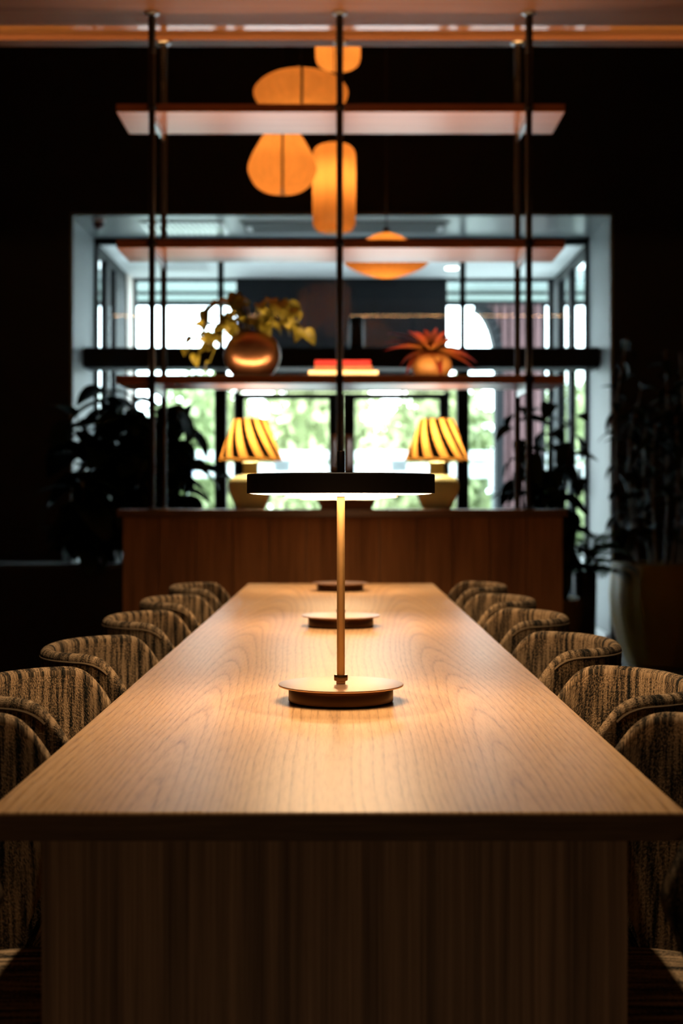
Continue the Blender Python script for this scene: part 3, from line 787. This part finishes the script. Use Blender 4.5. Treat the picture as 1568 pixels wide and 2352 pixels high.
for k in range(26):
    put_leaf(fm, fn, Vector((R.uniform(-.03, .03), R.uniform(-.03, .03), .62)), k*2.4, R.uniform(-.2, 1.1), 0, R.uniform(.6, 1.1), 'frond')

# big plant in ribbed ochre pot, right
bp = thing('tall_leafy_plant', (2.12, 9.4, 0), 'tall dense dark plant in a large ribbed ochre pot by the right wall', 'plant')
MB().lathe([(.22, 0), (.24, .012), (.30, .15), (.345, .33), (.355, .47), (.345, .60), (.335, .675), (.305, .675), (.30, .60), (.02, .59)], 96, lobes=12, depth=.03).build('ribbed_pot', M['ochre'], bp)
MB().lathe([(.27, .59), (.27, .605), (.02, .615)], 24).build('soil', M['soil'], bp)
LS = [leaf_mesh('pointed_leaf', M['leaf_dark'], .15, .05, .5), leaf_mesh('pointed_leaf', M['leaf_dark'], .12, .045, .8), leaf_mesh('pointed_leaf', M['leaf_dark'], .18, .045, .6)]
st = []
for k in range(12):
    a = k*2.4; r0 = .16; r1 = R.uniform(.16, .38); tz = R.uniform(1.5, 2.2)
    st.append([(r0*math.cos(a), r0*math.sin(a), .60), (r1*1.05*math.cos(a), r1*math.sin(a)*.9, 1.0), (r1*1.1*math.cos(a), r1*math.sin(a)*.9, .5*tz+.62), (r1*.8*math.cos(a), r1*math.sin(a)*.8, tz)])
bushy(bp, st, LS, 25, down=-.8, smin=.8, smax=1.25)

# ------------------------------------------------------------------ shelf plants
vz = thing('bronze_vase', (-.411, 6.50, zs), 'round bronze vase with a trailing yellow-green plant on the lowest shelf', 'vase')
MB().lathe([(.062, 0), (.072, .002), (.098, .025), (.121, .06), (.131, .100), (.127, .14), (.110, .175), (.085, .200), (.068, .209), (.060, .210), (.058, .200), (.07, .18), (.01, .17)], 64).build('vase_body', M['bronze'], vz)
MB().lathe([(.068, .172), (.068, .185), (.01, .19)], 20).build('soil', M['soil'], vz)
LV = [leaf_mesh('vine_leaf', M['leaf_vine'], .085, .06, 1.0, .3), leaf_mesh('vine_leaf', M['leaf_vine'], .070, .05, 1.5, .35), leaf_mesh('vine_leaf', M['leaf_vine'], .10, .045, 1.1, .25)]
ends = [(-.26, -.05, .20), (-.22, .02, .32), (-.30, -.02, .12), (-.19, -.06, .07), (-.13, -.08, .26), (.23, -.03, .21), (.20, -.05, .30), (.12, -.06, .34), (.15, -.08, .26), (-.05, .02, .36), (.05, -.05, .31), (-.10, .05, .38), (.18, .03, .34), (-.24, -.07, .10)]
for (ex, ey, ez) in ends:
    mid = (ex*.45, ey*.5, .25+max(0, ez-.2)*.7)
    pts = [Vector((ex*.12, ey*.2, .18)), Vector((ex*.25, ey*.35, .225)), Vector(mid), Vector((ex*.8, ey*.85, (mid[2]+ez)/2+.015)), Vector((ex, ey, ez))]
    MB().tube(pts, [.0042, .004, .0036, .003, .0018], 7).build('vine_stem', M['leaf_vine'], vz)
    for k in range(5):
        f_ = 1.5+k*.62; i = min(int(f_), 3); p = pts[i].lerp(pts[i+1], f_-i)
        put_leaf(R.choice(LV), vz, p, math.atan2(ey, ex)+R.uniform(-1.5, 1.5), R.uniform(-.9, .9), R.uniform(-.8, .8), R.uniform(.7, 1.2))
br = thing('potted_bromeliad', (.407, 6.51, zs), 'red and orange bromeliad in a small round terracotta pot on the lowest shelf', 'plant')
MB().lathe([(.055, 0), (.065, .002), (.083, .022), (.094, .052), (.091, .082), (.076, .104), (.060, .114), (.054, .112), (.056, .10), (.01, .095)], 56).build('pot', M['terracotta'], br)
LB = [leaf_mesh('strap_leaf', M['brom'], .22, .046, .5, .3, 9), leaf_mesh('strap_leaf', M['brom'], .18, .044, .65, .3, 9), leaf_mesh('strap_leaf', M['brom'], .15, .042, .25, .35, 8)]
for az, pit, k in ((180, .62, 0), (192, .42, 0), (165, .85, 0), (205, .10, 1), (218, -.15, 1), (-8, -.05, 0), (-28, .15, 0), (12, .5, 1), (60, 1.1, 2), (100, 1.15, 2), (140, 1.05, 2), (265, .55, 1), (280, 1.1, 2), (300, .9, 2), (250, 1.0, 2), (30, .95, 2), (90, .7, 1), (130, .8, 1), (235, .8, 2), (285, -.25, 1), (345, .75, 2), (200, .95, 2)):
    put_leaf(LB[k], br, Vector((.012*math.cos(math.radians(az)), .012*math.sin(math.radians(az)), .118)), math.radians(az), pit, 0, R.uniform(.9, 1.05))
MB().lathe([(.03, .093), (.03, .112), (.022, .125), (.005, .13)], 16).build('rosette', M['brom'], br)

# ------------------------------------------------------------------ paper pendants
def pendant(loc, prof0, k_, label, cord_to, name, ribs=40, amp=.012, sx=1, sy=1, bz=None, pw=1.0, seam=True):
    prof = [(r*k_, z*k_) for r, z in prof0]
    t = thing(name, loc, label, 'pendant light', 0, 'glowing paper pendant lanterns')
    seg = ribs*4; vs = []; fs = []
    for r, z in prof:
        for k in range(seg):
            a = 2*PI*k/seg; rr = r*(1+amp*math.cos(ribs*a))
            vs.append((rr*sx*math.cos(a), rr*sy*math.sin(a), z))
    for i in range(len(prof)-1):
        for k in range(seg): fs.append((i*seg+k, i*seg+(k+1) % seg, (i+1)*seg+(k+1) % seg, (i+1)*seg+k))
    MB().add(vs, fs).build('paper_shade', M['paper'], t, 0, 80)
    zt = prof[-1][1]; zb = prof[0][1]
    if seam:
        for a in (-PI/2+.05, PI/2):
            pts = [(r*.985*sx*math.cos(a), r*.985*sy*math.sin(a), z) for r, z in prof]
            MB().tube(pts, .007, 6).build('frame_rib', M['stem'], t)
    MB().lathe([(.02, zt-.01), (.03, zt), (.02, zt+.03), (.006, zt+.05)], 16).build('cap', M['leg_black'], t)
    MB().tube([(0, 0, zt+.04), (0, 0, cord_to-loc[2])], .004, 6).build('cord', M['leg_black'], t)
    zc = bz if bz is not None else (zt+zb)/2
    MB().lathe([(.004, zc-.028), (.016, zc-.018), (.02, zc), (.015, zc+.018), (.009, zc+.05)], 16).build('bulb', M['bulb'], t)
    MB().tube([(0, 0, zc+.05), (0, 0, zt)], .008, 8).build('lamp_holder', M['leg_black'], t)
    light('pendant_light', 'POINT', (0, 0, zc), PENDANT_W*pw, (1.0, .56, .22), (0, 0, 0), t, shadow_soft_size=.04)
    return t
# s = 3267/depth pixels per metre
def P(px, py, d): return ((px-786)*d/3267, d, H+(1150-py)*d/3267)
def smooth(prof, n=4):
    out = []
    for i in range(len(prof)-1):
        p0 = prof[max(i-1, 0)]; p1 = prof[i]; p2 = prof[i+1]; p3 = prof[min(i+2, len(prof)-1)]
        for k in range(n):
            t = k/n
            out.append(tuple(.5*((2*p1[j])+(-p0[j]+p2[j])*t+(2*p0[j]-5*p1[j]+4*p2[j]-p3[j])*t*t+(-p0[j]+3*p1[j]-3*p2[j]+p3[j])*t*t*t) for j in (0, 1)))
    out.append(prof[-1]); return [(max(.004, r), z) for r, z in out]
x, y, z = P(776, 160, 9.25)
pendant((x, y, z), smooth([(.02, 0), (.07, .008), (.115, .03), (.134, .07), (.136, .15), (.136, .25), (.125, .31), (.06, .335)]), 1.063, 'amber paper lantern, squarish, topmost of the hanging cluster', 4.95, 'paper_pendant', 36, .010, seam=False)
x, y, z = P(691, 262, 7.75)
pendant((x, y, z), smooth([(.05, 0), (.16, .02), (.235, .06), (.268, .11), (.262, .155), (.20, .21), (.10, .245), (.03, .255)]), .945, 'amber paper lantern, wide and flattened, half behind the top shelf', 4.95, 'paper_pendant', 44, .012)
x, y, z = P(648, 442, 8.28)
pendant((x, y, z), smooth([(.03, 0), (.10, .010), (.155, .045), (.187, .10), (.197, .15), (.175, .215), (.14, .28), (.10, .345), (.05, .38)]), 1.01, 'amber paper lantern, fig-shaped, hanging below the top shelf', 4.95, 'paper_pendant', 40, .010)
x, y, z = P(767, 531, 8.75)
pendant((x, y, z), smooth([(.05, 0), (.10, .008), (.125, .04), (.130, .09), (.131, .25), (.131, .44), (.122, .50), (.085, .53), (.02, .538)]), 1.006, 'amber paper lantern, tall cylinder, crossed by the middle rod', 4.95, 'paper_pendant', 36, .010, bz=.33, pw=1.35, seam=False)
x, y, z = P(887, 637, 9.3)
pendant((x, y, z), smooth([(.01, 0), (.08, .012), (.18, .045), (.25, .08), (.275, .115), (.24, .16), (.17, .22), (.10, .27), (.05, .29)]), 1, 'amber paper lantern, saucer-shaped, low in front of the glazing', 4.95, 'saucer_pendant', 30, .014, pw=1.1, seam=False)
